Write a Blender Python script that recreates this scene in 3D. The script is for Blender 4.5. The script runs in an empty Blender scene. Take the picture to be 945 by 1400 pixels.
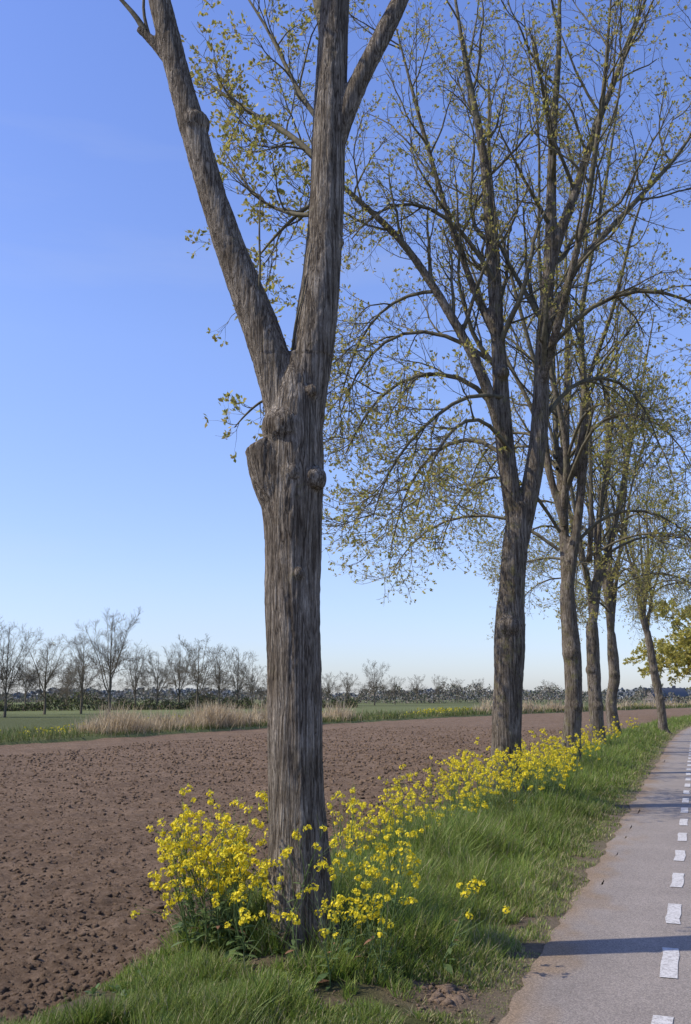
import bpy, math, numpy as np
from mathutils import Vector
SC=bpy.context.scene
rng=np.random.default_rng(11)
# ------------------------------------------------------------------ helpers
def H(ix,iy,iz):
    h=(ix*73856093)^(iy*19349663)^(iz*83492791)
    h=(h^(h>>13))*1274126177 & 0x7fffffff
    h=(h^(h>>11))*668265263 & 0x7fffffff
    h=h^(h>>15)
    return (h&0xffffff)/float(0xffffff)*2-1
def vn(x,y,z=0.0):
    x,y,z=np.broadcast_arrays(np.asarray(x,float),np.asarray(y,float),np.asarray(z,float))
    i=np.floor(x).astype(np.int64);j=np.floor(y).astype(np.int64);k=np.floor(z).astype(np.int64)
    f=x-i;g=y-j;h=z-k
    f=f*f*(3-2*f);g=g*g*(3-2*g);h=h*h*(3-2*h)
    def L(a,b,t): return a+(b-a)*t
    return L(L(L(H(i,j,k),H(i+1,j,k),f),L(H(i,j+1,k),H(i+1,j+1,k),f),g),
             L(L(H(i,j,k+1),H(i+1,j,k+1),f),L(H(i,j+1,k+1),H(i+1,j+1,k+1),f),g),h)
def nrm(v): return v/np.maximum(np.linalg.norm(v,axis=-1,keepdims=True),1e-9)
def empty(name,loc=(0,0,0)):
    o=bpy.data.objects.new(name,None);o.location=loc;SC.collection.objects.link(o);return o
def mesh_obj(name,V,Fs,mat,col=None,smooth=False,parent=None):
    V=np.asarray(V,dtype=np.float32).reshape(-1,3)
    if not isinstance(Fs,list): Fs=[Fs]
    me=bpy.data.meshes.new(name)
    me.vertices.add(len(V));me.vertices.foreach_set('co',V.ravel())
    li=np.concatenate([f.ravel() for f in Fs]).astype(np.int32)
    tot=np.concatenate([np.full(len(f),f.shape[1]) for f in Fs])
    st=np.concatenate([[0],np.cumsum(tot)[:-1]]).astype(np.int32)
    me.loops.add(len(li));me.loops.foreach_set('vertex_index',li)
    me.polygons.add(len(tot));me.polygons.foreach_set('loop_start',st)
    me.update(calc_edges=True)
    if smooth: me.polygons.foreach_set('use_smooth',np.ones(len(tot),bool))
    if col is not None:
        a=me.attributes.new('Col','FLOAT_COLOR','POINT')
        c=np.ones((len(V),4),np.float32);c[:,:3]=col;a.data.foreach_set('color',c.ravel())
    me.materials.append(mat)
    o=bpy.data.objects.new(name,me);SC.collection.objects.link(o)
    if parent is not None: o.parent=parent
    return o
class Bag:
    def __init__(s): s.V=[];s.F=[];s.C=[];s.n=0
    def add(s,V,F,C=None):
        V=V.reshape(-1,3);s.V.append(V);s.F.append(F+s.n);s.n+=len(V)
        if C is not None: s.C.append(np.broadcast_to(C,V.shape))
    def make(s,name,mat,smooth=False,parent=None):
        return mesh_obj(name,np.concatenate(s.V),s.F,mat,np.concatenate(s.C) if s.C else None,smooth,parent)
def tubes(P,R,n):
    B,K,_=P.shape
    T=nrm(np.gradient(P,axis=1))
    ax=np.where(np.abs(T[:,:1,2:3])>.8,np.array([1.,0,0]),np.array([0,0,1.]))
    u=np.broadcast_to(ax,P.shape);u=nrm(u-(u*T).sum(-1,keepdims=True)*T);v=np.cross(T,u)
    a=np.arange(n)*2*math.pi/n
    V=P[:,:,None]+R[:,:,None,None]*(np.cos(a)[:,None]*u[:,:,None]+np.sin(a)[:,None]*v[:,:,None])
    b=np.arange(B)[:,None,None]*K*n;k=np.arange(K-1)[None,:,None]*n;i=np.arange(n)[None,None];j=(i+1)%n
    F=np.stack(np.broadcast_arrays(b+k+i,b+k+j,b+k+n+j,b+k+n+i),-1).reshape(-1,4)
    return V.reshape(-1,3),F
def blades(pos,d,side,L,W,bend,prof):
    K=len(prof);s=np.linspace(0,1,K);N=len(pos)
    c=pos[:,None]+d[:,None]*(L[:,None]*s)[...,None]+bend[:,None]*(L[:,None]*s**2)[...,None]
    w=side[:,None]*(W[:,None]*np.array(prof)/2)[...,None]
    V=np.stack([c-w,c+w],2)
    b=np.arange(N)[:,None]*K*2;k=np.arange(K-1)[None]*2
    F=np.stack([b+k,b+k+1,b+k+3,b+k+2],-1).reshape(-1,4)
    return V.reshape(-1,3),F
def diamonds(pos,d,side,L,W,at=.55,fold=None):
    m=pos+d*(L*at)[:,None]
    if fold is not None: m=m+fold*(L*.12)[:,None]
    w=side*(W/2)[:,None]
    V=np.stack([pos,m+w,pos+d*L[:,None],m-w],1);n=len(pos)
    return V.reshape(-1,3),np.arange(n*4).reshape(n,4)
def rep(C,k): return np.repeat(C,k,axis=0)
def rdir(n): return nrm(rng.normal(size=(n,3)))
# ------------------------------------------------------------------ materials
def newmat(name):
    m=bpy.data.materials.new(name);m.use_nodes=True;nt=m.node_tree;nt.nodes.clear()
    o=nt.nodes.new('ShaderNodeOutputMaterial');return m,nt,o
def noise(nt,vec,scale,detail=4,rough=.6,dist=0.):
    n=nt.nodes.new('ShaderNodeTexNoise');n.inputs['Scale'].default_value=scale;n.inputs['Detail'].default_value=detail;n.inputs['Roughness'].default_value=rough;n.inputs['Distortion'].default_value=dist
    if vec is not None: nt.links.new(vec,n.inputs['Vector'])
    return n.outputs['Fac']
def mth(nt,op,a,b=None):
    n=nt.nodes.new('ShaderNodeMath');n.operation=op
    for s,v in zip(n.inputs,(a,b)):
        if v is None: continue
        if isinstance(v,(int,float)): s.default_value=v
        else: nt.links.new(v,s)
    return n.outputs[0]
def ramp(nt,fac,stops):
    r=nt.nodes.new('ShaderNodeValToRGB');e=r.color_ramp.elements
    while len(e)<len(stops): e.new(.5)
    for x,(p,c) in zip(e,stops):
        x.position=p;x.color=(*c,1) if len(c)==3 else c
    nt.links.new(fac,r.inputs['Fac']);return r.outputs['Color']
def mixc(nt,f,a,b,mode='MIX'):
    m=nt.nodes.new('ShaderNodeMix');m.data_type='RGBA';m.blend_type=mode
    for s,v in ((m.inputs[0],f),(m.inputs[6],a),(m.inputs[7],b)):
        if isinstance(v,(int,float)): s.default_value=v
        elif isinstance(v,tuple): s.default_value=(*v,1)
        else: nt.links.new(v,s)
    return m.outputs[2]
def coords(nt,scale=(1,1,1)):
    g=nt.nodes.new('ShaderNodeNewGeometry');m=nt.nodes.new('ShaderNodeMapping');m.inputs['Scale'].default_value=scale
    nt.links.new(g.outputs['Position'],m.inputs['Vector']);return m.outputs['Vector']
def bump(nt,h,strength,dist):
    b=nt.nodes.new('ShaderNodeBump');b.inputs['Strength'].default_value=strength;b.inputs['Distance'].default_value=dist
    nt.links.new(h,b.inputs['Height']);return b.outputs['Normal']
def princ(nt,o,col,rough=.9,normal=None,spec=.25):
    p=nt.nodes.new('ShaderNodeBsdfPrincipled');p.inputs['Roughness'].default_value=rough;p.inputs['Specular IOR Level'].default_value=spec
    if isinstance(col,tuple): p.inputs['Base Color'].default_value=(*col,1)
    else: nt.links.new(col,p.inputs['Base Color'])
    if normal is not None: nt.links.new(normal,p.inputs['Normal'])
    nt.links.new(p.outputs[0],o.inputs[0]);return p
def attr(nt):
    a=nt.nodes.new('ShaderNodeAttribute');a.attribute_name='Col';return a.outputs['Color']
def leafmat(name,tr=.35,rough=.5):
    m,nt,o=newmat(name);c=attr(nt)
    p=nt.nodes.new('ShaderNodeBsdfPrincipled');p.inputs['Roughness'].default_value=rough;p.inputs['Specular IOR Level'].default_value=.3
    t=nt.nodes.new('ShaderNodeBsdfTranslucent');x=nt.nodes.new('ShaderNodeMixShader');x.inputs[0].default_value=tr
    nt.links.new(c,p.inputs['Base Color']);nt.links.new(c,t.inputs['Color'])
    nt.links.new(p.outputs[0],x.inputs[1]);nt.links.new(t.outputs[0],x.inputs[2]);nt.links.new(x.outputs[0],o.inputs[0]);return m
M_leaf=leafmat('young_leaf',.48);M_grass=leafmat('grass_blade',.42,.5);M_petal=leafmat('yellow_petal',.35,.6)
m,nt,o=newmat('dry_vegetation');princ(nt,o,attr(nt),.95,None,.1);M_dull=m
def barkmat(name,moss=.0,k=1.):
    m,nt,o=newmat(name)
    v=coords(nt,(1,1,.05));v2=coords(nt);v3=coords(nt,(1,1,.3))
    n1=noise(nt,v,22,4,.6,.5);n2=noise(nt,v,62,4,.6,.4);fi=noise(nt,v3,130,5,.75);big=noise(nt,v2,2.4,5,.65);md=noise(nt,v3,14,4,.6)
    r1=mth(nt,'MULTIPLY',mth(nt,'ABSOLUTE',mth(nt,'SUBTRACT',n1,.5)),11.)
    r2=mth(nt,'MULTIPLY',mth(nt,'ABSOLUTE',mth(nt,'SUBTRACT',n2,.5)),9.)
    r=mth(nt,'MINIMUM',mth(nt,'MINIMUM',r1,1.),mth(nt,'ADD',mth(nt,'MINIMUM',r2,1.),.3))
    c=ramp(nt,r,[(0.,(.042*k,.034*k,.026*k)),(.25,(.12*k,.102*k,.082*k)),(.55,(.20*k,.176*k,.145*k)),(1.,(.265*k,.238*k,.20*k))])
    c=mixc(nt,.7,c,ramp(nt,fi,[(.3,(.5,.48,.46)),(.7,(1.4,1.38,1.35))]),'MULTIPLY')
    c=mixc(nt,.6,c,ramp(nt,md,[(.35,(.7,.68,.66)),(.65,(1.2,1.2,1.2))]),'MULTIPLY')
    c=mixc(nt,.9,c,ramp(nt,big,[(.33,(.62,.57,.5)),(.67,(1.22,1.2,1.18))]),'MULTIPLY')
    li=ramp(nt,noise(nt,v2,6,7,.78),[(.62-moss,(0,0,0)),(.74-moss,(.7,.7,.7))])
    c=mixc(nt,li,c,(.19,.175,.07))
    h=mth(nt,'ADD',r,mth(nt,'MULTIPLY',fi,.7))
    princ(nt,o,c,.93,bump(nt,h,.85,.012),.12);return m
M_bark=barkmat('fissured_bark',.0,1.2);M_bark2=barkmat('mossy_bark',.09,1.05)
def twigmat(name,c1,c2):
    m,nt,o=newmat(name);v=coords(nt);f=noise(nt,v,9,5,.7)
    princ(nt,o,ramp(nt,f,[(.35,c1),(.65,c2)]),.85,bump(nt,noise(nt,v,60),.4,.005),.2);return m
M_twig=twigmat('twig_bark',(.065,.056,.038),(.17,.15,.095));M_far=twigmat('distant_bark',(.085,.07,.048),(.15,.128,.088))
# ------------------------------------------------------------------ road frame
AZ=math.radians(19.1);D=np.array([math.sin(AZ),math.cos(AZ)]);Rr=np.array([math.cos(AZ),-math.sin(AZ)])
def bendf(a):
    a=np.asarray(a,float);b=np.where(a>38,.0011*(a-38)**2,0.);return np.where(a>130,.0011*92**2+.2024*(a-130),b)
def W(a,l,z=0.0):
    a,l,z=np.broadcast_arrays(np.asarray(a,float),np.asarray(l,float),np.asarray(z,float))
    q=l+bendf(a);return np.stack([a*D[0]+q*Rr[0],a*D[1]+q*Rr[1],z],-1)
PX=[-3000,-40,-30,-28.4,-27.4,-26,-24.6,-24,-23.6,-3.75,-3.35,-2.9,-2.5,-1.6,-1.12,-.98,-.7,4.3,4.55,4.9,9,3000]
PZ=[.2,.1,.05,-.1,-.6,-.1,.1,0,-.35,-.35,-.02,.05,.06,.03,.0,-.012,-.04,-.04,-.012,.0,.05,.2]
def gz(a,l):
    z=np.interp(l,PX,PZ)
    w=np.clip((-1.0-l)/.4,0,1)*(l>-3.8)
    return z+w*(.035*vn(a*1.3,l*1.3)+.018*vn(a*4.1,l*4.1,3.)+.008*vn(a*13,l*13,5.))
def grid(name,A,Lv,zf,mat,colf=None,smooth=True,warp=None):
    a,l=np.meshgrid(A,Lv,indexing='ij')
    if warp: l=warp(a,l)
    z=zf(a,l);V=W(a,l,z);na,nl=a.shape
    i=np.arange(na-1)[:,None]*nl;j=np.arange(nl-1)[None]
    F=np.stack([i+j,i+j+1,i+nl+j+1,i+nl+j],-1).reshape(-1,4)[:,::-1]
    return mesh_obj(name,V,F,mat,colf(a,l).reshape(-1,3) if colf else None,smooth)
def prog(a0,a1,s0,g):
    out=[a0]
    while out[-1]<a1: out.append(out[-1]+max(s0,g*abs(out[-1])))
    return np.array(out)
BARE=[(5.62,-1.40,.24),(5.5,-2.45,.16),(5.25,-1.9,.1)]
def bare(a,l):
    k=np.zeros_like(a,dtype=float)
    for x,y,r in BARE: k=np.maximum(k,np.clip(1.6-np.hypot(a-x,l-y)/r+.5*vn(a*9,l*9,6.),0,1))
    return k
def gcol(a,l):
    n=vn(a*.8,l*.8)+.6*vn(a*3,l*3,2.)
    soil=np.array([.16,.12,.083]);gr=np.array([.075,.09,.026]);far=np.array([.11,.125,.05])
    t=(np.clip(.4+.5*n,0,1)*(1-bare(a,l)))[...,None]
    c=soil*(1-t)+gr*t
    tf=np.clip((np.abs(l)-8)/4,0,1)[...,None]
    ff=far*(1+.3*vn(a*.02,l*.05)[...,None])
    c=c*(1-tf)+ff*tf
    k=np.clip(1-np.abs(l+1.0)/.3,0,1)[...,None]
    return c*(1-k)+np.array([.21,.17,.12])*k
m,nt,o=newmat('ground_soil_and_grass');v=coords(nt)
c=mixc(nt,.8,attr(nt),ramp(nt,noise(nt,v,25,7,.75),[(.3,(.5,.5,.5)),(.7,(1.4,1.35,1.3))]),'MULTIPLY')
princ(nt,o,c,.95,bump(nt,noise(nt,v,40,7,.75),.9,.04),.1);M_ground=m
A=np.concatenate([[-600,-200,-60,-20,-5,0],prog(2.5,3500,.06,.011)])
Lv=np.concatenate([[-3000,-1500,-800,-400,-200,-120,-80,-60,-50,-44,-40,-36,-33,-31,-30,-29,-28.4,-27.9,-27.4,-26.7,-26,-25.3,-24.6,-24,-23.6,-16,-8],np.arange(-4,-.6,.06),[-.5,0,2,4.3,4.4,4.55,4.7,4.9,5.5,7,9,14,25,50,100,200,400,900,3000]])
grid('ground',A,Lv,gz,M_ground,gcol)
# ploughed field
def fz(a,l):
    z=-.11+.035*vn(a*.5,l*.5,9.)+.02*vn(a*2.1,l*2.1,1.)
    lod=np.clip(1.4-a/30,0.2,1)
    z=z+lod*(.013*vn(a*7,l*7,2.)+.024*np.maximum(0,vn(a*17,l*17,4.))+.020*np.maximum(0,vn(a*31,l*31,6.)))
    return z+.018*np.sin(l*2*math.pi/.75+.8*vn(a*.3,l*.3))
def soilmat(name):
    m,nt,o=newmat(name);v=coords(nt)
    f=noise(nt,v,14,8,.72);g=noise(nt,v,.35,4,.6);g2=noise(nt,v,2.2,4,.6)
    c=ramp(nt,f,[(.3,(.094,.060,.036)),(.5,(.170,.116,.074)),(.7,(.255,.182,.122))])
    c=mixc(nt,.7,c,ramp(nt,g,[(.35,(.84,.82,.8)),(.65,(1.12,1.12,1.12))]),'MULTIPLY')
    c=mixc(nt,.5,c,ramp(nt,g2,[(.35,(.8,.8,.8)),(.65,(1.15,1.15,1.15))]),'MULTIPLY')
    princ(nt,o,c,.95,bump(nt,noise(nt,v,60,8,.78),1.,.03),.1);return m
M_soil=soilmat('tilled_soil')
L1=-3.3-np.concatenate([[0],np.cumsum(np.clip(.026*1.009**np.arange(450),0,.35))]);L1=L1[L1>-24.2];L1=np.concatenate([L1,[-24.2]])
grid('ploughed_field',np.concatenate([[-30,-10,0],prog(2,330,.032,.0046)]),L1[::-1],fz,M_soil)
def clods(N_,amin,amax,lmin,lmax,pw,smin,smax,grow=1.):
    u=rng.random(N_);q=1-pw
    a=(amin**q+u*(amax**q-amin**q))**(1/q)
    l=lmax-(lmax-lmin)*rng.random(N_)**1.25
    s=smin+(smax-smin)*rng.random(N_)**3.;s=s*np.clip((a/12)**grow,1,2.2)
    c=W(a,l,fz(a,l)+s*.2)
    base=np.array([[0,0,1],[.894,0,.447],[.276,.851,.447],[-.724,.526,.447],[-.724,-.526,.447],[.276,-.851,.447],
       [.724,.526,-.447],[-.276,.851,-.447],[-.894,0,-.447],[-.276,-.851,-.447],[.724,-.526,-.447],[0,0,-1]])
    fa=np.array([[0,1,2],[0,2,3],[0,3,4],[0,4,5],[0,5,1],[1,6,2],[2,7,3],[3,8,4],[4,9,5],[5,10,1],[6,7,2],[7,8,3],[8,9,4],[9,10,5],[10,6,1]])
    th=rng.random(N_)*6.28;C=np.cos(th)[:,None];S=np.sin(th)[:,None]
    Bv=base[None]*(1+.33*rng.normal(size=(N_,12,1)).clip(-1.5,1.5))*np.stack([rng.uniform(.7,1.35,N_),rng.uniform(.7,1.35,N_),rng.uniform(.45,.9,N_)],-1)[:,None]
    x=Bv[...,0]*C-Bv[...,1]*S;y=Bv[...,0]*S+Bv[...,1]*C
    V=c[:,None]+np.stack([x,y,Bv[...,2]],-1)*s[:,None,None]
    F=(fa[None]+np.arange(N_)[:,None,None]*12).reshape(-1,3)
    return V.reshape(-1,3),F
b=Bag();b.add(*clods(68000,3.2,60,-20,-3.4,1.3,.006,.027))
b.make('soil_clods',M_soil,smooth=False)
b=Bag()
for a0,l0,sg,nn,sm in ((5.66,-1.36,.08,46,.045),(5.6,-1.4,.15,120,.014),(5.5,-2.45,.1,70,.016),(5.3,-1.9,.15,50,.014)):
    n=nn
    V,F=clods(n,5,5.01,-1.5,-1.49,1.3,.005,sm);V=V.reshape(n,12,3);ctr=V.mean(1,keepdims=True)
    aa=a0+rng.normal(size=n)*sg*1.2;ll=np.minimum(l0+rng.normal(size=n)*sg,-1.08);V=V-ctr+W(aa,ll,gz(aa,ll)+.006)[:,None];b.add(V.reshape(-1,3),F)
m,nt,o=newmat('dry_clay');v=coords(nt);princ(nt,o,ramp(nt,noise(nt,v,40,6,.7),[(.3,(.17,.115,.075)),(.7,(.29,.21,.145))]),.95,bump(nt,noise(nt,v,90,6,.7),1.,.02),.1)
b.make('dry_clay_lumps',m,smooth=False)
# road
m,nt,o=newmat('asphalt');v=coords(nt)
f=noise(nt,v,170,4,.8);g=noise(nt,v,1.1,6,.65);vo=nt.nodes.new('ShaderNodeTexVoronoi');vo.inputs['Scale'].default_value=120;nt.links.new(v,vo.inputs['Vector'])
vb=nt.nodes.new('ShaderNodeRGBToBW');nt.links.new(vo.outputs['Color'],vb.inputs[0])
c=ramp(nt,f,[(.3,(.14,.12,.10)),(.5,(.235,.205,.176)),(.72,(.38,.34,.30))])
c=mixc(nt,.7,c,ramp(nt,g,[(.3,(.8,.78,.76)),(.7,(1.12,1.1,1.08))]),'MULTIPLY')
c=mixc(nt,.6,c,ramp(nt,vb.outputs[0],[(.2,(.6,.6,.6)),(.8,(1.4,1.38,1.36))]),'MULTIPLY')
c=mixc(nt,1.0,c,attr(nt),'MULTIPLY')
princ(nt,o,c,.85,bump(nt,f,.5,.006),.3);M_road=m
def rcol(a,l):
    e=np.clip(1-(l+1.0)/.25+.5*vn(a*5,l*9)+.5*vn(a*1.2,l*2),0,1)[...,None]
    tr=1+.05*vn(a*.15,l*2.5)[...,None]
    return (1-e)*np.ones(3)*tr+e*np.array([.95,.8,.6])
def warp(a,l): return l+np.where(l<-.9,.04*vn(a*1.7,0*l,8.)+.025*vn(a*6,0*l,3.),0)
grid('road',np.concatenate([[-60,-10,0],prog(2.5,600,.08,.012)]),np.concatenate([np.arange(-1.03,-.5,.03),np.arange(-.5,4.5,.3),[4.55]]),lambda a,l:.004+.0*a,M_road,rcol,warp=warp)
m,nt,o=newmat('worn_white_paint');v=coords(nt)
wn=noise(nt,v,42,7,.8);c=ramp(nt,wn,[(.39,(.24,.22,.2)),(.5,(.5,.48,.45)),(.72,(.62,.60,.565))])
princ(nt,o,c,.7,bump(nt,noise(nt,v,170),.4,.004));M_paint=m
b=Bag()
for l0 in (-.255,3.75):
    s0=4.95
    for k in range(-6,120):
        a0=s0+k*1.49;aa=np.linspace(a0,a0+.74,5)
        j1=.004*rng.normal(size=5)
        Lm=W(aa,l0-.05+j1,.009);Rm=W(aa,l0+.05+j1,.009)
        V=np.stack([Lm,Rm],1).reshape(-1,3);i=np.arange(4)[:,None]*2
        b.add(V,np.concatenate([i,i+1,i+3,i+2],1))
b.make('lane_marking_dashes',M_paint)
# ------------------------------------------------------------------ trees
def resample(pts,K):
    p=np.array(pts,float);s=np.concatenate([[0],np.cumsum(np.linalg.norm(np.diff(p[:,:3],axis=0),axis=1))])
    t=np.linspace(0,s[-1],K);q=np.stack([np.interp(t,s,p[:,i]) for i in range(4)],-1)
    for _ in range(2): q[1:-1]=(q[:-2]+2*q[1:-1]+q[2:])/4
    return q
def spawn(P,R,n,t0,t1,ang,Ln,K2,wander,up,rr,rmin,rmax,fall=.45,upbias=.3):
    B,K,_=P.shape;ix=np.repeat(np.arange(B),n);M=len(ix)
    st=(np.tile(np.arange(n),B)+rng.random(M))/n;t=t0+(t1-t0)*st
    x=t*(K-1);i=np.minimum(x.astype(int),K-2);f=(x-i)[:,None]
    p=P[ix,i]*(1-f)+P[ix,i+1]*f;r=R[ix,i]*(1-f[:,0])+R[ix,i+1]*f[:,0]
    T=nrm(P[ix,i+1]-P[ix,i]);w=rdir(M)+np.array([0,0,upbias]);w=nrm(w-(w*T).sum(-1,keepdims=True)*T)
    a=np.radians(rng.uniform(ang[0],ang[1],M))[:,None];d=np.cos(a)*T+np.sin(a)*w
    L=rng.uniform(Ln[0],Ln[1],M)*(1-fall*t);seg=(L/(K2-1))[:,None]
    out=[p];upv=np.array([0,0,1.])*(up if np.isscalar(up) else rng.uniform(up[0],up[1],M)[:,None])
    for k in range(K2-1):
        out.append(out[-1]+d*seg);d=nrm(d+wander*rng.normal(size=(M,3))+upv)
    P2=np.stack(out,1);r0=np.clip(r*rr*rng.uniform(.7,1.1,M),rmin,rmax)
    return P2,r0[:,None]*np.linspace(1,.3,K2)[None]
def leafclusters(tips,tdir,m,lmin,lmax,cols):
    n=len(tips)*m;p=rep(tips,m)+rng.normal(size=(n,3))*.012;d=nrm(rep(tdir,m)*.6+rdir(n)*.7+np.array([0,0,.15]))
    side=nrm(np.cross(d,rdir(n)));L=rng.uniform(lmin,lmax,n)
    V,F=diamonds(p,d,side,L,L*rng.uniform(.42,.62,n),.55,rdir(n))
    c=cols[rng.integers(0,len(cols),n)]*rng.uniform(.75,1.25,(n,1))
    return V,F,rep(c,4)
LC=np.array([[.42,.37,.085],[.35,.335,.07],[.46,.38,.11],[.37,.295,.10],[.31,.315,.07]])
def closed(q):
    q=np.array(q);t0=nrm(q[0,:3]-q[1,:3]);t1=nrm(q[-1,:3]-q[-2,:3])
    a=np.concatenate([q[0,:3]+t0*.002,[.001]]);b_=np.concatenate([q[-1,:3]+t1*.002,[.001]])
    return np.vstack([a,q,b_])
def remesh_skin(parts,vox,amp,mat,parent,ztop,name='trunk',lump=.016,smooth_it=8):
    b=Bag()
    for q in parts:
        q=closed(q);b.add(*tubes(q[None,:,:3],q[None,:,3],20))
    o=b.make('tmp',mat);mo=o.modifiers.new('r','REMESH');mo.mode='VOXEL';mo.voxel_size=vox
    ms=o.modifiers.new('s','SMOOTH');ms.iterations=smooth_it;ms.factor=.5
    dg=bpy.context.evaluated_depsgraph_get();me=bpy.data.meshes.new_from_object(o.evaluated_get(dg))
    bpy.data.objects.remove(o)
    n=len(me.vertices);co=np.empty(n*3,np.float32);me.vertices.foreach_get('co',co);co=co.reshape(-1,3).astype(float)
    no=np.empty(n*3,np.float32);me.vertex_normals.foreach_get('vector',no);no=no.reshape(-1,3)
    x,y,z=co.T
    wx=x+.04*vn(x*3,y*3,z*1.5);wy=y+.04*vn(x*3,y*3,z*1.5+9)
    r1=np.minimum(1,3.2*np.abs(vn(wx*15,wy*15,z*.9)));r2=np.minimum(1,3*np.abs(vn(wx*31,wy*31,z*2.2)))
    k=np.where(z<ztop,1.,.4)*amp
    dsp=k*(r1*.8+r2*.5-1.0)+lump*vn(x*3.3,y*3.3,z*2.2)*np.where(z<ztop,1,.3)+amp*.3*vn(x*50,y*50,z*22)
    co=co+no*dsp[:,None]
    me.vertices.foreach_set('co',co.astype(np.float32).ravel());me.update()
    me.polygons.foreach_set('use_smooth',np.ones(len(me.polygons),bool))
    me.materials.clear();me.materials.append(mat);me.name=name
    o=bpy.data.objects.new(name,me);SC.collection.objects.link(o);o.parent=parent;return o
def roots(x,y,r,n,seed,z0=.03,spread=1.9):
    g=np.random.default_rng(seed);out=[]
    for k in range(n):
        a=k*2*math.pi/n+g.uniform(-.3,.3);c,s=math.cos(a),math.sin(a);h=g.uniform(.35,.75)
        out.append(resample([(x+c*r*.55,y+s*r*.55,z0+h,r*.33),(x+c*r*.85,y+s*r*.85,z0+h*.4,r*.35),(x+c*r*spread*.75,y+s*r*spread*.75,z0+.04,r*.33),(x+c*r*spread*1.3,y+s*r*spread*1.3,z0-.12,r*.2)],9))
    return out
def build_tree(name,trunk,limbs,droop,vox,amp,mat,extra=[],n2=11,n3=8,n4=7,len2=(1.7,3.3),t2=.22,nroots=6,ztop=4.,leaf=(.035,.07),cl=6,cutfrac=.75,seedr=1,l2ang=(30,60),twigr=.003,lp=.75):
    par=empty(name,(0,0,0))
    t=resample(trunk,18);x,y,z,r=trunk[0]
    Ls=np.stack([resample(l,26) for l in limbs])
    parts=[t]+[l[:int(26*cutfrac)] for l in Ls]+list(extra)+(roots(x,y,r*.85,nroots,seedr) if nroots else [])
    remesh_skin(parts,vox,amp,mat,par,ztop)
    P1=Ls[...,:3];R1=Ls[...,3]
    b=Bag();b.add(*tubes(P1,R1*.9,10))
    P2,R2=spawn(P1,R1,n2,t2,1.,l2ang,len2,11,.13,(.0,.14),.5,.016,.065)
    if droop:
        Dl=np.stack([resample(l,11) for l in droop]);b.add(*tubes(Dl[...,:3],Dl[...,3],8))
        PD,RD=spawn(Dl[...,:3],Dl[...,3],9,.3,1.,(25,60),(.9,1.7),11,.13,(-.14,.06),.6,.01,.03)
        P2=np.concatenate([P2,PD]);R2=np.concatenate([R2,RD])
        P3d,R3d=spawn(Dl[...,:3],Dl[...,3],8,.4,1.,(25,60),(.5,1.),7,.16,(-.1,.12),.5,.006,.014)
    b.add(*tubes(P2,R2,6))
    P3,R3=spawn(P2,R2,n3,.15,1.,(25,60),(.6,1.35),7,.17,(-.03,.16),.55,.006,.02)
    if droop: P3=np.concatenate([P3,P3d]);R3=np.concatenate([R3,R3d])
    b.add(*tubes(P3,R3,4))
    P4,R4=spawn(P3,R3,n4,.15,1.,(25,65),(.14,.42),4,.15,(.0,.25),.6,twigr,.007)
    b.add(*tubes(P4,R4,3))
    b.make('branches',M_twig,True,par)
    tips=np.concatenate([P4[:,-1],P3[:,-1]]);td=np.concatenate([nrm(P4[:,-1]-P4[:,-2]),nrm(P3[:,-1]-P3[:,-2])])
    k=rng.random(len(tips))<lp
    V,F,C=leafclusters(tips[k],td[k],cl,leaf[0],leaf[1],LC)
    mesh_obj('leaves',V,F,M_leaf,C,False,par);return par
# --- nearest ash
Y=7.03
T1=[(-.28,Y,-.2,.25),(-.29,Y,.2,.228),(-.308,Y,.66,.205),(-.335,Y,1.0,.19),(-.35,Y,1.38,.184),(-.3665,Y,2.13,.187),(-.378,Y,2.8,.197),(-.39,Y,3.15,.222),(-.37,Y,3.45,.212),(-.36,Y,3.8,.2),(-.35,Y,4.0,.17),(-.345,Y,4.12,.11)]
LL=[(-.41,Y,3.4,.12),(-.44,Y,3.75,.145),(-.50,Y,4.05,.15),(-.60,Y,4.3,.14),(-.72,Y,4.56,.125),(-.808,Y,4.75,.115),(-.975,7.02,5.28,.102),(-1.152,7.0,5.86,.104),(-1.33,7.0,6.52,.095),(-1.462,6.98,7.03,.085),(-1.75,6.9,8.3,.075),(-1.9,6.8,9.8,.05),(-2.1,6.7,11.5,.02)]
RL=[(-.33,Y,3.3,.12),(-.29,Y,3.7,.165),(-.255,7.03,4.05,.17),(-.22,7.05,4.4,.155),(-.185,7.08,4.7,.14),(-.141,7.1,5.16,.132),(-.143,7.12,5.77,.127),(-.125,7.15,6.2,.13),(-.09,7.18,7.03,.115),(-.05,7.2,8.3,.1),(.1,7.3,10,.07),(.1,7.4,12.3,.025)]
RR=[(-.12,7.12,5.75,.085),(.0,7.1,6.15,.08),(.16,7.1,6.5,.075),(.42,7.12,7.05,.07),(.8,7.3,8.2,.055),(1.2,7.5,9.8,.04),(1.4,7.7,11.4,.015)]
RB=[(-.13,7.14,6.3,.07),(-.18,7.6,7.2,.06),(-.4,8.2,8.6,.05),(-.6,8.6,10.4,.02)]
def knob(x,y,z,r,d):
    d=nrm(np.array(d,float));K=7;t=np.linspace(-1,1,K)
    return np.array([[x+d[0]*r*u,y+d[1]*r*u,z+d[2]*r*u,max(.004,r*math.sqrt(max(0,1-u*u)))] for u in t])
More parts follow.
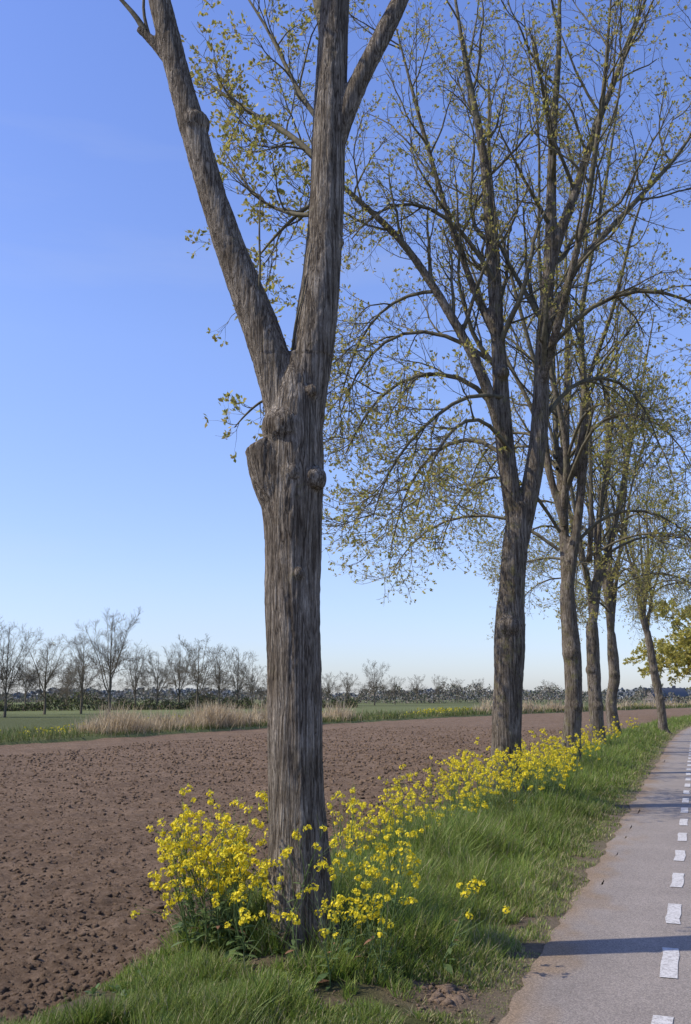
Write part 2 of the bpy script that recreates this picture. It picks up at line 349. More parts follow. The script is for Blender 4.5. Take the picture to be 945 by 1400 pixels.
ex=[resample([(-.42,Y,2.9,.14),(-.46,7.0,3.1,.165),(-.52,6.98,3.27,.16),(-.58,6.97,3.39,.135),(-.62,6.96,3.44,.115)],8),knob(-.43,6.96,3.55,.17,(0,0,1)),
    knob(-.38,6.865,3.2,.075,(0,-1,0)),knob(-.23,6.91,3.17,.09,(1,-1,0)),knob(-.44,6.88,3.48,.045,(0,-1,0)),knob(-.46,6.88,3.3,.05,(0,0,1)),
    knob(-.06,7.05,5.0,.05,(1,0,0)),knob(-1.15,7.0,5.93,.12,(0,0,1)),knob(-.24,6.88,3.8,.05,(0,-1,0)),knob(-.33,6.87,2.5,.05,(0,0,1)),
    resample([(-1.33,7.0,6.45,.06),(-1.47,7.0,6.62,.04),(-1.6,7.0,6.75,.03)],5)]
dr=[[(-.15,7.2,5.7,.028),(-.5,7.5,6.2,.022),(-.85,7.7,6.5,.018),(-1.2,7.9,6.9,.008)],
    [(-.15,7.2,5.3,.020),(-.45,7.5,5.45,.016),(-.75,7.8,5.75,.012),(-1.05,8.0,6.3,.007)],
    [(-.13,7.25,6.0,.024),(-.4,7.6,6.6,.02),(-.65,7.8,7.3,.014),(-1.0,8.0,8.0,.007)],
    [(-.13,7.25,5.5,.02),(-.35,7.5,5.5,.016),(-.6,7.7,5.35,.012),(-.75,7.8,5.2,.006)],
    [(-.48,7.15,3.85,.012),(-.62,7.2,3.83,.010),(-.74,7.2,3.72,.008),(-.82,7.2,3.62,.004)]]
def tree1():
    par=empty('ash_tree',(.005,-.129,0));par.scale=(.96,)*3
    remesh_skin([resample(T1,24)]+[resample(l,26)[:22] for l in (LL,RL,RR)]+ex+roots(-.28,Y,.2,7,3,.0,1.6),.0105,.009,M_bark,par,4.1)
    Ls=np.stack([resample(l,26) for l in (LL,RL,RR,RB)]);P1=Ls[...,:3];R1=Ls[...,3]
    b=Bag();b.add(*tubes(P1,R1*.86,10))
    Dl=np.stack([resample(l,11) for l in dr]);b.add(*tubes(Dl[...,:3],Dl[...,3],7))
    sm=[[(-.66,6.95,4.38,.010),(-.62,6.93,4.7,.009),(-.64,6.92,5.0,.007),(-.63,6.92,5.35,.004)],[(-.40,6.98,4.05,.008),(-.36,6.95,4.4,.007),(-.30,6.95,4.55,.005),(-.31,6.95,4.72,.003)],
        [(-1.55,7.,6.72,.028),(-1.62,7.,6.85,.02),(-1.75,7.,7.0,.015),(-1.95,7.,7.25,.008)],[(-1.5,7.,6.62,.015),(-1.58,7.,6.9,.012),(-1.56,7.,7.2,.009),(-1.6,7.,7.4,.006)]]
    S=np.stack([resample(l,11) for l in sm]);b.add(*tubes(S[...,:3],S[...,3],6))
    P2,R2=spawn(P1,R1,9,.62,1.,(30,60),(1.5,2.6),11,.13,(0,.14),.4,.012,.04)
    PD,RD=spawn(Dl[:4,:,:3],Dl[:4,:,3],9,.15,1.,(20,55),(.5,1.3),11,.13,(-.03,.1),.6,.005,.010)
    b.add(*tubes(P2,R2,6));b.add(*tubes(PD,RD,5))
    P3,R3=spawn(P2,R2,7,.15,1.,(25,60),(.5,1.1),7,.17,(-.03,.16),.55,.005,.014)
    P3b,R3b=spawn(PD,RD,5,.2,1.,(25,60),(.2,.5),7,.17,(-.03,.16),.55,.003,.006)
    P3c,R3c=spawn(Dl[4:,:,:3],Dl[4:,:,3],6,.25,1.,(25,60),(.12,.3),7,.17,(-.03,.16),.55,.003,.005)
    P3=np.concatenate([P3,P3b,P3c]);R3=np.concatenate([R3,R3b,R3c]);b.add(*tubes(P3,R3,4))
    P4,R4=spawn(P3,R3,4,.2,1.,(25,65),(.08,.25),4,.15,(.0,.25),.6,.002,.004);b.add(*tubes(P4,R4,3))
    b.make('branches',M_twig,True,par)
    tips=np.concatenate([P4[:,-1],P3[:,-1]]);td=np.concatenate([nrm(P4[:,-1]-P4[:,-2]),nrm(P3[:,-1]-P3[:,-2])])
    k=rng.random(len(tips))<.85
    V,F,C=leafclusters(tips[k],td[k],6,.028,.055,LC);mesh_obj('leaves',V,F,M_leaf,C,False,par)
    return par
tree1()
# --- second ash
Y=15.3
T2=[(2.38,Y,-.1,.265),(2.39,Y,.3,.245),(2.42,Y,1.11,.225),(2.48,Y,2.0,.21),(2.516,Y,2.65,.25),(2.53,Y,3.0,.21),(2.615,Y,3.77,.195),(2.70,Y,4.35,.2),(2.72,Y,4.6,.15)]
L2=[[(2.66,Y,4.0,.12),(2.64,Y,4.5,.145),(2.56,Y,5.1,.15),(2.5,Y,5.76,.145),(2.48,Y,6.98,.12),(2.43,15.4,8.49,.10),(2.36,15.5,10.7,.075),(2.1,15.6,12.4,.05),(1.9,15.7,14.2,.02)],
 [(2.74,Y,4.0,.12),(2.84,Y,4.6,.155),(3.0,Y,5.2,.15),(3.09,Y,5.7,.14),(3.18,15.35,7.23,.12),(3.39,15.4,8.74,.10),(3.5,15.5,10.7,.075),(3.74,15.6,12.8,.05),(3.8,15.6,14.5,.02)],
 [(2.55,Y,5.4,.10),(2.36,15.2,6.1,.095),(2.09,15.1,6.86,.085),(1.4,15.0,8.11,.07),(.87,14.9,8.87,.058),(.09,14.8,9.58,.045),(-.5,14.7,10.1,.03),(-1.1,14.6,10.7,.012)],
 [(3.35,15.4,8.5,.09),(3.6,15.4,9.3,.085),(3.8,15.4,9.78,.08),(4.2,15.3,11.,.06),(4.72,15.2,12.3,.045),(5.3,15.,13.8,.015)],
 [(2.5,Y,7.0,.07),(2.6,15.9,8.0,.065),(2.7,16.6,9.5,.055),(2.7,17.2,11.5,.045),(2.8,17.6,13.5,.015)],
 [(2.49,Y,7.2,.07),(2.1,15.4,8.2,.06),(1.7,15.5,9.6,.05),(1.3,15.6,11.3,.04),(.9,15.7,13.2,.015)],
 [(3.12,15.3,6.5,.075),(3.4,14.7,7.6,.062),(3.7,14.1,9.0,.05),(3.9,13.6,10.6,.04),(4.0,13.3,12.,.015)],
 [(3.2,15.3,7.4,.07),(3.8,15.3,8.6,.06),(4.7,15.4,9.6,.05),(5.6,15.5,10.6,.035),(6.4,15.6,11.8,.012)]]
D2=[[(2.52,15.3,5.9,.045),(2.1,15.2,6.6,.04),(1.2,15.1,6.75,.032),(.4,15.,6.2,.022),(0,14.9,5.3,.012)],
 [(2.5,15.3,6.8,.04),(1.8,15.6,7.5,.035),(.9,15.8,7.7,.028),(.2,15.9,7.1,.02),(-.1,16,6.2,.01)],
 [(2.6,15.4,5.3,.04),(2.2,15.9,5.9,.035),(1.5,16.4,5.8,.028),(1.0,16.8,5.1,.02),(.8,17,4.2,.01)],
 [(2.6,15.2,5.4,.035),(2.1,14.7,5.9,.03),(1.6,14.3,5.6,.025),(1.2,14.,4.9,.016),(1.0,13.8,4.2,.01)],
 [(3.05,15.3,5.8,.04),(3.6,15.5,6.6,.035),(4.3,15.7,6.9,.028),(4.9,15.8,6.5,.018),(5.2,16,5.7,.01)],
 [(3.15,15.3,7.0,.045),(3.9,15.,7.8,.04),(4.8,14.7,8.0,.03),(5.6,14.5,7.5,.02),(6.,14.4,6.9,.01)],
 [(1.5,15.0,8.0,.035),(1.1,15.2,8.1,.03),(.5,15.4,7.8,.022),(.1,15.5,7.1,.015),(-.1,15.6,6.3,.01)],
 [(2.5,15.2,6.3,.035),(1.9,14.9,6.3,.03),(1.1,14.6,5.6,.025),(.6,14.4,4.9,.016),(.4,14.3,4.2,.01)],
 [(2.45,15.3,8.3,.04),(1.9,15.2,9.2,.035),(1.2,15.0,9.6,.028),(.5,14.9,9.4,.02),(.1,14.8,8.8,.01)]]
ex2=[knob(2.5,15.22,2.68,.21,(0,0,1)),knob(2.40,15.2,2.62,.11,(1,0,0)),knob(2.6,15.2,2.2,.07,(0,1,0)),knob(2.5,15.2,6.7,.12,(0,0,1)),knob(2.38,15.2,1.3,.08,(0,1,0))]
build_tree('ash_tree',T2,L2,D2,.022,.012,M_bark2,ex2,n2=12,n3=8,n4=6,seedr=5,cl=5,leaf=(.035,.07),lp=.75)
# --- rest of the avenue
def auto(x,y,h,fork,r,seed,nl=5,lean=0.,spread=1.,nd=6):
    g=np.random.default_rng(seed);w=lambda s:g.normal()*s
    tr=[(x,y,-.1,r*1.15),(x+w(.02),y,.4,r*1.04),(x+w(.05)+lean*.2,y+w(.04),fork*.35,r*.94),(x+w(.06)+lean*.5,y+w(.05),fork*.6,r*.97),(x+lean*.8,y,fork*.85,r*.9),(x+lean,y,fork,r*.75)]
    fx,fy=x+lean,y;lim=[];drp=[]
    a0=g.uniform(0,6.28)
    for k in range(nl):
        a=a0+k*2*math.pi/nl*1.0+w(.25);c,s=math.cos(a),math.sin(a)
        s1=g.uniform(.35,.75)*spread;top=h*g.uniform(.85,1.03);z0=fork-.15+ (0 if k<3 else g.uniform(.5,2.2));rr=r*(.62 if k<2 else .42)
        pts=[]
        for u in (0,.12,.28,.5,.75,1.):
            rad=s1*(.9*u**.6+2.8*u**1.3)*(1 if u>0 else 0)
            pts.append((fx+c*rad+(w(.12)*spread if u>0 else 0),fy+s*rad+(w(.12)*spread if u>0 else 0),z0+(top-z0)*u,rr*(1-.9*u**.8)+.005))
        lim.append(pts)
    for k in range(nd):
        a=k*2*math.pi/nd+w(.3);c,s=math.cos(a),math.sin(a);z0=fork+g.uniform(.6,3.6);R_=g.uniform(2.4,3.9)*spread;u0=g.uniform(.3,1.2)
        drp.append([(fx+c*.15,fy+s*.15,z0,.04),(fx+c*R_*.3,fy+s*R_*.3,z0+u0,.036),(fx+c*R_*.65,fy+s*R_*.65,z0+u0*1.05,.028),(fx+c*R_*.9,fy+s*R_*.9,z0+u0*.3,.018),(fx+c*R_,fy+s*R_,z0-u0*.6,.009)])
    return tr,lim,drp
specs=[(4.86,22.1,16.5,4.1,.205,21,7,.08,1.15),(7.5,30.2,16,3.9,.22,22,7,-.05,1.1),(10.05,37.9,15,4.0,.22,26,6,.02,1.),(14.2,45.6,12.5,4.6,.2,24,6,-.45,.9)]
for i,(x,y,h,fk,r,sd,nl,ln,sp) in enumerate(specs):
    tr,lim,drp=auto(x,y,h,fk,r,sd,nl,ln,sp,8)
    t3=tr[3];t2_=tr[2]
    build_tree('ash_tree',tr,lim,drp,.035,.012,M_bark2,[knob(t3[0]-.05,t3[1]-.06,t3[2]+.1,r*.95,(0,0,1)),knob(t2_[0]+.04,t2_[1]-.05,t2_[2],r*.85,(0,0,1))],n2=11,n3=7,n4=5,seedr=sd,twigr=.0045,leaf=(.05,.085),cl=4,lp=.75)
# leafy willow by the bend
tr,lim,drp=auto(33.6,92,10.2,1.6,.3,31,8,0,1.8,10)
def willow():
    par=empty('willow_tree');b=Bag();t=resample(tr,12);b.add(*tubes(t[None,:,:3],t[None,:,3],12))
    Ls=np.stack([resample(l,16) for l in lim+drp]);b.add(*tubes(Ls[...,:3],Ls[...,3],7))
    P2,R2=spawn(Ls[...,:3],Ls[...,3],13,.06,1.,(30,65),(1.5,3.),8,.15,(-.05,.12),.5,.012,.05);b.add(*tubes(P2,R2,4))
    P3,R3=spawn(P2,R2,9,.1,1.,(30,60),(.5,1.1),5,.18,(-.1,.1),.5,.008,.02);b.add(*tubes(P3,R3,3))
    b.make('branches',M_twig,True,par)
    t=np.concatenate([P3[:,-1],P3[:,2],P3[:,3]]);td=np.tile(nrm(P3[:,-1]-P3[:,-2]),(3,1))
    V,F,C=leafclusters(t,td,6,.16,.32,np.array([[.46,.42,.10],[.38,.37,.09],[.52,.44,.12]]));mesh_obj('leaves',V,F,M_leaf,C,False,par)
willow()
# ------------------------------------------------------------------ distant bare trees
def template(seed,h):
    tr,lim,drp=auto(0,0,h,h*.24,h*.017,seed,6,0,1.35,7)
    tr=np.array(tr)
    b=Bag();t=resample(tr,8);b.add(*tubes(t[None,:,:3],t[None,:,3],7))
    tt=resample([(0,0,h*.2,h*.013),(0.1,0,h*.5,h*.01),(0,.1,h*.8,h*.006),(0,0,h*1.02,.02)],14)
    Ls=np.stack([resample(l,14) for l in lim+drp]+[tt]);Ls[:,:,:2]*=.85;b.add(*tubes(Ls[...,:3],Ls[...,3]*.8,5))
    P2,R2=spawn(Ls[...,:3],Ls[...,3],9,.12,1.,(25,55),(.14*h,.24*h),7,.13,(.0,.1),.45,.014,.05);b.add(*tubes(P2,R2,3))
    P3,R3=spawn(P2,R2,7,.1,1.,(25,55),(.07*h,.13*h),5,.15,(.0,.12),.5,.012,.02);b.add(*tubes(P3,R3,3))
    P4,R4=spawn(P3,R3,5,.1,1.,(25,55),(.03*h,.06*h),3,.15,(.0,.15),.5,.011,.015);b.add(*tubes(P4,R4,3))
    F=np.concatenate(b.F);return np.concatenate(b.V),F
TP=[template(60+i,10) for i in range(4)]
def row(name,items):
    b=Bag()
    for (x,y,h,k) in items:
        V,F=TP[k%4];th=rng.random()*6.28;c,s=math.cos(th),math.sin(th);q=h/10.
        w=rng.uniform(.9,1.15)
        b.add(np.stack([x+(V[:,0]*c-V[:,1]*s)*q*w,y+(V[:,0]*s+V[:,1]*c)*q*w,V[:,2]*q],-1),F)
    b.make(name,M_far,False)
def at(az_x,s): return az_x*s,s*1.017
it=[]
for px,dist,h in [(8,80,7.2),(62,94,7.0),(112,98,7.4),(150,86,8.6),(185,135,7.6),(215,135,7.6),(245,140,8.4),(270,120,8.3),(300,135,8.2),(325,150,8.4),(35,150,7.2),(92,160,7),(-40,80,7.5),(-90,90,8)]:
    x,y=at((px-472.5)/1361,dist);it.append((x,y,h,int(px)%4))
row('bare_tree_row',it)
it=[]
for px,dist,h in [(345,190,7.5),(368,200,6.8),(450,230,7),(475,215,6.8),(512,215,9.),(540,240,6.5),(570,280,7.5),(600,300,8),(625,330,7.5),(655,350,8),(750,390,8),(430,240,6)]:
    x,y=at((px-472.5)/1361,dist);it.append((x,y,h,int(px)%4))
row('distant_tree_row',it)
def scatter(name,n,xy,size,cols,mat,vert=.35,asp=.5):
    x,y,hh=xy(n);z=rng.random(n)**.8*hh
    d=nrm(rdir(n)+np.array([0,0,vert]));side=nrm(np.cross(d,rdir(n)));L=size*rng.uniform(.5,1.4,n)
    V,F=diamonds(np.stack([x,y,z],-1),d,side,L,L*asp*1.3)
    c=cols[rng.integers(0,len(cols),n)]*rng.uniform(.7,1.3,(n,1));mesh_obj(name,V,F,mat,rep(c,4))
def th0(n):
    t=rng.random(n);x=-62+t*64;y=97+t*70+rng.normal(size=n)*2.5;h=.9+2.3*np.maximum(0,vn(x*.3,0*x,4.))+.8*vn(x*1.1,0*x,2.);return x,y,np.maximum(.35,h)
scatter('hedge_undergrowth',26000,th0,.34,np.array([[.06,.07,.035],[.10,.085,.055],[.07,.095,.032],[.13,.11,.07],[.11,.12,.045]]),M_dull,1.,.3)
def th2(n):
    az=rng.uniform(-.5,.62,n);s=rng.uniform(330,380,n)+60*vn(az*5,0*az);h=3.6+2.4*np.maximum(-.8,vn(az*60,0*az,5.))+1.6*vn(az*260,0*az,7.);return np.sin(az)*s,np.cos(az)*s,np.maximum(.8,h)
scatter('distant_woodland',42000,th2,.75,np.array([[.17,.15,.12],[.135,.13,.095],[.19,.165,.13],[.12,.135,.085]]),M_dull,.8,.3)
def th3(n):
    az=rng.uniform(-.6,.75,n);s=rng.uniform(900,1000,n);h=7+3*vn(az*22,0*az,5.)+1.5*vn(az*160,0*az,7.);return np.sin(az)*s,np.cos(az)*s,np.maximum(3,h)
scatter('horizon_woodland',34000,th3,2.2,np.array([[.16,.17,.18],[.14,.155,.165]]),M_dull,.5,.7)  # blue-grey aerial haze is put into these tree colours
# ditch bank grass, reeds, flowers
n=50000;a=12*(330/12.)**rng.random(n);l=-24.0-rng.random(n)**1.3*6.5;h=(.16+.2*rng.random(n))*(1+.5*vn(a*.4,l))*np.clip(a/60,.9,1.6)
p=W(a,l,gz(a,l)-.02);d=nrm(rdir(n)*.35+np.array([0,0,1]));sd=nrm(np.cross(d,rdir(n)))
V,F=blades(p,d,sd,h,.02*np.clip(a/30,1,5),rdir(n)*.3,[1,.8,.1]);cc=np.array([[.11,.16,.035],[.15,.17,.05],[.24,.20,.10],[.10,.13,.035]])
mesh_obj('ditch_bank_grass',V,F,M_grass,rep(cc[rng.integers(0,4,n)]*rng.uniform(.8,1.2,(n,1)),6))
a=np.concatenate([rng.uniform(38,54,7500),rng.uniform(54,70,2400),rng.uniform(100,135,4000),rng.uniform(150,260,3000)]);k=(vn(a*.5,0*a,3.)+rng.random(len(a)))>.1;a=a[k];n=len(a);l=-25.2+rng.normal(size=n)*.5
h=rng.uniform(.5,1.15,n)*(1+.5*vn(a*.9,0*a));p=W(a,l,gz(a,l)-.05);d=nrm(rdir(n)*.3+np.array([0,0,1]));sd=nrm(np.cross(d,rdir(n)))
V,F=blades(p,d,sd,h,.022*np.clip(a/40,1,4),rdir(n)*.35,[.7,.8,1.1,.2]);cc=np.array([[.52,.41,.25],[.44,.34,.20],[.6,.48,.31]])
mesh_obj('reed_bed',V,F,M_grass,rep(cc[rng.integers(0,3,n)]*rng.uniform(.7,1.15,(n,1)),8))
a=40*(300/40.)**rng.random(9000);a=np.concatenate([a,rng.uniform(28,75,5000)]);l=-26.5-rng.random(len(a))*3.5;k=vn(a*.12,l*.3,8.)>-.05;a=a[k];l=l[k];n=len(a)
p=W(a,l,gz(a,l)+rng.uniform(.2,.6,n));d=rdir(n);sd=nrm(np.cross(d,rdir(n)));V,F=blades(p,d,sd,np.full(n,.09)*np.clip(a/60,1,3),.08*np.clip(a/60,1,3),d*0,[.6,1,.6])
mesh_obj('yellow_flower_drift',V,F,M_petal,np.tile([.5,.42,.02],(n*6,1)))
# ------------------------------------------------------------------ verge grass
def verge(n,amin,amax,lo,hi,pw):
    u=rng.random(n);q=1-pw;a=(amin**q+u*(amax**q-amin**q))**(1/q);l=lo+(hi-lo)*rng.random(n);return a,l
a,l=verge(290000,3.3,95,-3.5,-1.0,1.6)
base=np.interp(l,[-3.5,-3.3,-3.0,-2.0,-1.5,-1.2,-1.0],[.10,.2,.3,.3,.16,.065,.03])
cl=vn(a*1.6,l*1.6,1.)*.5+vn(a*4.5,l*4.5,2.)*.5
fg=np.clip((6.4-a)/.7,0,1)
base=base*(1-.5*fg)*(1+.85*cl)*(1-.5*bare(a,l))
dens=vn(a*2.6,l*2.6,7.)+.5*vn(a*7,l*7,3.)
keep=(dens>-.78+.62*fg+np.clip((l+1.6)/.5,0,1)*.62)&(rng.random(len(a))<np.interp(l,[-3.5,-3.15,-1.3,-1.0],[.15,1,1,.4]))&(rng.random(len(a))>bare(a,l)*.96)
a=a[keep];l=l[keep];base=base[keep];n=len(a)
h=np.maximum(.02,base*rng.uniform(.45,1.25,n));p=W(a,l,gz(a,l)-.01)
d=nrm(rng.normal(size=(n,3))*np.array([.28,.28,0])+np.array([.06,-.02,1]));az=rng.random(n)*6.28;bd=np.stack([np.cos(az),np.sin(az),-.35+0*az],-1)*rng.uniform(.1,.6,n)[:,None]
sd=nrm(np.cross(d,bd));w=rng.uniform(.0038,.008,n)*np.clip(a/7,1,9)**.75
V,F=blades(p,d,sd,h,w,bd,[1,.85,.12])
gc=np.array([[.155,.225,.035],[.19,.26,.045],[.125,.19,.03],[.24,.28,.06],[.185,.21,.05]])
pt=(1+.28*vn(a*.9,l*2.,4.))[:,None]
C=gc[rng.integers(0,5,n)]*rng.uniform(.75,1.25,(n,1))*pt;dry=rng.random(n)<np.interp(l,[-3.4,-3.,-1.6,-1.05],[.25,.09,.1,.55])
C[dry]=np.array([.38,.33,.17])*rng.uniform(.7,1.2,(dry.sum(),1))
mesh_obj('verge_grass',V,F,M_grass,rep(C,6))
a,l=verge(24000,3,60,4.55,7.5,1.3);n=len(a);p=W(a,l,gz(a,l)-.01);d=nrm(rdir(n)*.3+np.array([0,0,1]))
V,F=blades(p,d,nrm(np.cross(d,rdir(n))),rng.uniform(.05,.18,n),np.full(n,.012),rdir(n)*.3,[1,.8,.1]);mesh_obj('roadside_grass',V,F,M_grass,rep(gc[rng.integers(0,5,n)],6))
def weeds(name,a,l,m,Lr,cols):
    n=len(a)*m;pa=np.repeat(a,m);pl=np.repeat(l,m);p=W(pa,pl,gz(pa,pl)+.01);az=rng.random(n)*6.28;el=rng.uniform(.2,1.2,n)
    d=np.stack([np.cos(az)*np.cos(el),np.sin(az)*np.cos(el),np.sin(el)],-1);sd=nrm(np.cross(d,np.tile([0,0,1.],(n,1)))+rdir(n)*.2);L=rng.uniform(Lr[0],Lr[1],n)
    V,F=blades(p,d,sd,L,L*rng.uniform(.28,.42,n),np.tile([0,0,-.5],(n,1))*rng.uniform(.5,1.3,(n,1)),[.15,.7,1,.75,.1]);mesh_obj(name,V,F,M_grass,rep(cols[rng.integers(0,len(cols),n)]*rng.uniform(.75,1.2,(n,1)),10))
a=np.concatenate([rng.uniform(5.0,8.5,200),rng.uniform(8,25,200)]);l=rng.uniform(-3.3,-1.7,400);k=bare(a,l)<.3;a=a[k];l=l[k]
weeds('broadleaf_weeds',a,l,7,(.04,.10),np.array([[.11,.175,.045],[.15,.21,.055],[.095,.15,.045]]))
# ------------------------------------------------------------------ rapeseed
def rape(name,bx,by,hts,lean,nst=6,heads=1.,leafy=8,hs=1.,lo=.45):
    par=empty(name);n=len(bx);K=7;zb=np.full(n,.0)
    P=[np.stack([bx,by,zb],-1)];d=nrm(lean+np.array([0,0,1.])+rng.normal(size=(n,3))*.1);seg=(hts*.8/(K-1))[:,None]
    for k in range(K-1): P.append(P[-1]+d*seg);d=nrm(d+.07*rng.normal(size=(n,3))+np.array([0,0,.05]))
    P=np.stack(P,1);R=np.full(n,.006)[:,None]*np.linspace(1,.5,K)
    P2,R2=spawn(P,R,nst,.25,1.,(18,48),(.22,.46),6,.1,(.02,.16),.6,.0022,.0035,fall=.35,upbias=.2)
    P3,R3=spawn(P2,R2,2,.4,.95,(20,45),(.08,.2),4,.1,(.05,.2),.7,.0014,.002)
    b=Bag();g=np.array([.19,.26,.09])
    for A_,B_,s in ((P,R,5),(P2,R2,4),(P3,R3,3)):
        V,F=tubes(A_,B_,s);b.add(V,F,g)
    b.make('stems',M_grass,True,par)
    tips=np.concatenate([P[:,-1],P2[:,-1],P3[:,-1]]);pr=np.concatenate([np.ones(n),np.full(len(P2),1.),np.full(len(P3),lo)])
    tips=tips[rng.random(len(tips))<heads*pr];m=len(tips)
    nf=12;sz=rep(rng.uniform(.5,1.1,(m,1)),nf);c=rep(tips,nf);off=rdir(m*nf)*np.array([1,1,.8])*rng.uniform(.018,.030,(m*nf,1))*hs*sz;off[:,2]-=.004;c=c+off
    nn=nrm(off+np.array([0,0,.012])+.005*rng.normal(size=off.shape));u=nrm(np.cross(nn,rdir(m*nf)));v=np.cross(nn,u);b=Bag()
    for sg in range(4):
        dd=[u,v,-u,-v][sg];sd=[v,u,v,u][sg];L=rng.uniform(.008,.012,m*nf)*hs
        V,F=diamonds(c,nrm(dd+nn*.25),sd,L,L*1.0,.65);tint=rng.uniform(.82,1.1,(m*nf,1));b.add(V,F,rep(np.array([.86,.70,.03])*tint,4))
    V,F=leafclusters(tips,np.tile([0,0,1.],(m,1)),4,.012*hs,.024*hs,np.array([[.30,.34,.05]]))[:2];b.add(V,F,np.array([.45,.46,.06]))
    b.make('flowers',M_petal,False,par)
    k=n*leafy;ix=np.repeat(np.arange(n),leafy);t=rng.random(k)**1.3*.85*(K-1);i=t.astype(int);p=P[ix,i]+(P[ix,i+1]-P[ix,i])*(t-i)[:,None]
    az=rng.random(k)*6.28;d=np.stack([np.cos(az),np.sin(az),rng.uniform(0,.7,k)],-1);d=nrm(d);sd=nrm(np.cross(d,np.tile([0,0,1.],(k,1)))+rdir(k)*.25);L=rng.uniform(.06,.17,k)*(1.15-t/(K-1))
    V,F=blades(p,d,sd,L,L*rng.uniform(.25,.4,k),np.tile([0,0,-.35],(k,1)),[.15,.6,1,.7,.1]);cc=np.array([[.13,.19,.065],[.17,.23,.08],[.105,.16,.055]])
    C=cc[rng.integers(0,3,k)]*rng.uniform(.8,1.2,(k,1));dd=(rng.random(k)<.1)&(p[:,2]<.3);C[dd]=np.array([.32,.17,.10]);mesh_obj('leaves',V,F,M_grass,rep(C,10),False,par)
n=38;bx=rng.normal(-.72,.165,n);by=rng.normal(6.78,.24,n)
rape('rapeseed_clump',bx,by,rng.uniform(.45,1.05,n),np.stack([(bx+.66)*1.05-.06,(by-6.78)*.6,0*bx],-1),nst=8,leafy=26,heads=.85,lo=.4,hs=1.05)
n=14;bx=rng.normal(.14,.17,n);by=rng.normal(7.1,.3,n);rape('rapeseed_clump',bx,by,rng.uniform(.5,1.02,n),np.stack([(bx-.05)*.8,0*bx,0*bx],-1),nst=6,heads=.8,leafy=14,lo=.3,hs=1.05)
n=12;bx=rng.normal(-.0,.19,n);by=rng.normal(6.12,.14,n);rape('rapeseed_clump',bx,by,rng.uniform(.28,.6,n),np.stack([(bx-.0)*1.5+.1,-.1+0*bx,0*bx],-1),nst=5,heads=.7,leafy=14,lo=.3,hs=1.0)
def alongclump(n,a0,a1,l0,l1,h0,h1,nst=6,heads=.9,hs=1.1,lo=.35):
    a=rng.uniform(a0,a1,n);l=rng.uniform(l0,l1,n);p=W(a,l);rape('rapeseed_clump',p[:,0],p[:,1],rng.uniform(h0,h1,n),np.zeros((n,3)),nst,heads,12,hs,lo)
alongclump(36,8.4,12.5,-3.4,-2.3,.4,.85,5,.7,1.05)
alongclump(72,12.0,17.5,-3.55,-1.8,.45,1.02,7,.8,1.1,.45)
alongclump(42,17.5,24,-3.5,-2.1,.45,1.05,6,.8,1.2)
alongclump(36,24,46,-3.6,-2.4,.4,1.0,6,.7,1.4)
# ------------------------------------------------------------------ farmhouse far away
def flat(name,c,r=.8):
    m,nt,o=newmat(name);v=coords(nt);princ(nt,o,mixc(nt,.6,c,ramp(nt,noise(nt,v,3,5,.6),[(.3,(.7,.7,.7)),(.7,(1.2,1.2,1.2))]),'MULTIPLY'),r);return m
Mb=flat('hazed_brick',(.19,.165,.15));Mr=flat('slate_roof',(.14,.145,.155));Mg=flat('window_glass',(.03,.04,.05),.2);Mw=flat('white_trim',(.6,.6,.58))  # distance haze is greyed into the brick and roof colours
def farmhouse(cx,cy,w,dp,eh,rh,rot):
    par=empty('brick_farmhouse',(cx,cy,0));par.rotation_euler=(0,0,rot)
    x,y=w/2,dp/2
    V=np.array([[-x,-y,0],[x,-y,0],[x,y,0],[-x,y,0],[-x,-y,eh],[x,-y,eh],[x,y,eh],[-x,y,eh],[-x,0,eh+rh],[x,0,eh+rh]])
    mesh_obj('walls',V,[np.array([[0,1,5,4],[2,3,7,6]]),np.array([[1,2,6,9,5],[3,0,4,8,7]])],Mb,parent=par)
    X=x+.4;e=.4;s=rh/y
    V=[];F=[]
    for sg in (-1,1):
        q=len(V);V+=[[-X,sg*(y+e),eh-e*s+.05],[X,sg*(y+e),eh-e*s+.05],[X,0,eh+rh+.05],[-X,0,eh+rh+.05],[-X,sg*(y+e),eh-e*s+.25],[X,sg*(y+e),eh-e*s+.25],[X,0,eh+rh+.25],[-X,0,eh+rh+.25]]
        F+=[[q,q+1,q+2,q+3],[q+4,q+5,q+6,q+7],[q,q+1,q+5,q+4],[q,q+3,q+7,q+4],[q+1,q+2,q+6,q+5]]
    mesh_obj('roof',np.array(V),np.array(F),Mr,parent=par)
    def boxm(nm,x0,x1,y0,y1,z0,z1,mt):
        V=np.array([[a_,b_,c_] for c_ in (z0,z1) for b_ in (y0,y1) for a_ in (x0,x1)]);mesh_obj(nm,V,np.array([[0,1,3,2],[4,5,7,6],[0,1,5,4],[2,3,7,6],[0,2,6,4],[1,3,7,5]]),mt,parent=par)
    for i in range(5):
        xc=-x+w*(i+.5)/5
        if i==2: boxm('door',xc-.5,xc+.5,-y-.05,-y+.02,0.02,2.1,Mw)
        else:
            boxm('window_frame',xc-.65,xc+.65,-y-.04,-y+.02,.9,2.1,Mw);boxm('window_pane',xc-.53,xc+.53,-y-.07,-y-.045,1.02,1.98,Mg)
    boxm('chimney',x*.5-.4,x*.5+.4,-.35,.35,eh+rh-.6,eh+rh+1.,Mb)
farmhouse(102,322,11,8,2.2,2.4,.1)
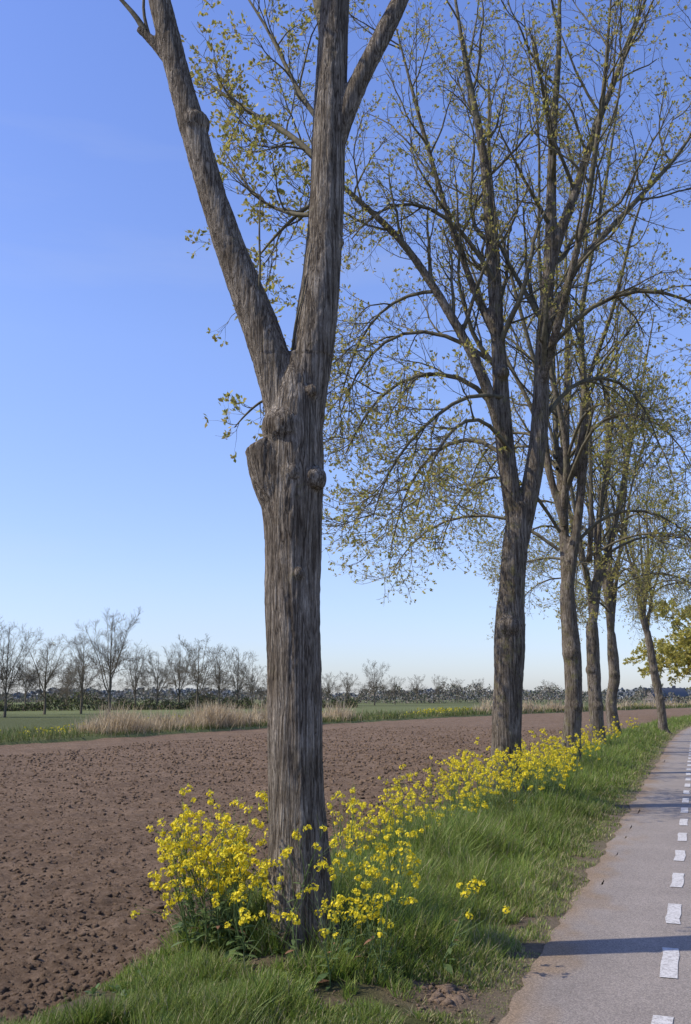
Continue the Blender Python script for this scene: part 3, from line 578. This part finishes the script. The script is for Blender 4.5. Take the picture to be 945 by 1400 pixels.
# ------------------------------------------------------------------ sky, sun, camera
el=math.radians(46);saz=math.atan2(-.985,-.15)
w=bpy.data.worlds.new('World');SC.world=w;w.use_nodes=True;nt=w.node_tree;nt.nodes.clear()
sk=nt.nodes.new('ShaderNodeTexSky');sk.sky_type='NISHITA';sk.sun_disc=False;sk.sun_elevation=el;sk.sun_rotation=saz%(2*math.pi)
sk.air_density=1.0;sk.dust_density=.5;sk.ozone_density=1.6
bg=nt.nodes.new('ShaderNodeBackground');bg.inputs['Strength'].default_value=.12;out=nt.nodes.new('ShaderNodeOutputWorld')
tc=nt.nodes.new('ShaderNodeTexCoord');sx=nt.nodes.new('ShaderNodeSeparateXYZ');nt.links.new(tc.outputs['Generated'],sx.inputs[0])
tint=ramp(nt,sx.outputs['Z'],[(0.,(1.02/3,1.12/3,1.55/3)),(.12,(1.28/3,1.28/3,1.65/3)),(.34,(1.5/3,1.5/3,1.95/3)),(.7,(1.35/3,1.45/3,2.15/3))])
c0=mixc(nt,1.,sk.outputs['Color'],tint,'MULTIPLY');c0=mixc(nt,1.,c0,(3.,3.,3.),'MULTIPLY')
mp=nt.nodes.new('ShaderNodeMapping');mp.inputs['Scale'].default_value=(1.,1.,6.);mp.inputs['Rotation'].default_value=(0,.25,0)
nt.links.new(tc.outputs['Generated'],mp.inputs['Vector'])
cf=noise(nt,mp.outputs['Vector'],1.6,7,.55);cr=ramp(nt,cf,[(.56,(0,0,0)),(.8,(.16,.16,.16))])
cm=mixc(nt,cr,c0,(5.5,6.,6.8));nt.links.new(cm,bg.inputs['Color']);nt.links.new(bg.outputs[0],out.inputs[0])
S=Vector((math.sin(saz)*math.cos(el),math.cos(saz)*math.cos(el),math.sin(el)))
sl=bpy.data.lights.new('sun','SUN');sl.energy=5.;sl.angle=math.radians(.53);sl.color=(1,.925,.79)
so=bpy.data.objects.new('sun',sl);SC.collection.objects.link(so);so.rotation_euler=(-S).to_track_quat('-Z','Y').to_euler();so.location=S*50
cd=bpy.data.cameras.new('camera');cd.sensor_fit='VERTICAL';cd.sensor_height=36;cd.lens=35;cd.clip_end=6000;cd.clip_start=.1
co=bpy.data.objects.new('camera',cd);SC.collection.objects.link(co);co.location=(0,0,1.6);co.rotation_euler=(math.radians(100.6),0,0);SC.camera=co
SC.view_settings.view_transform='Standard';SC.view_settings.look='None';SC.view_settings.exposure=0
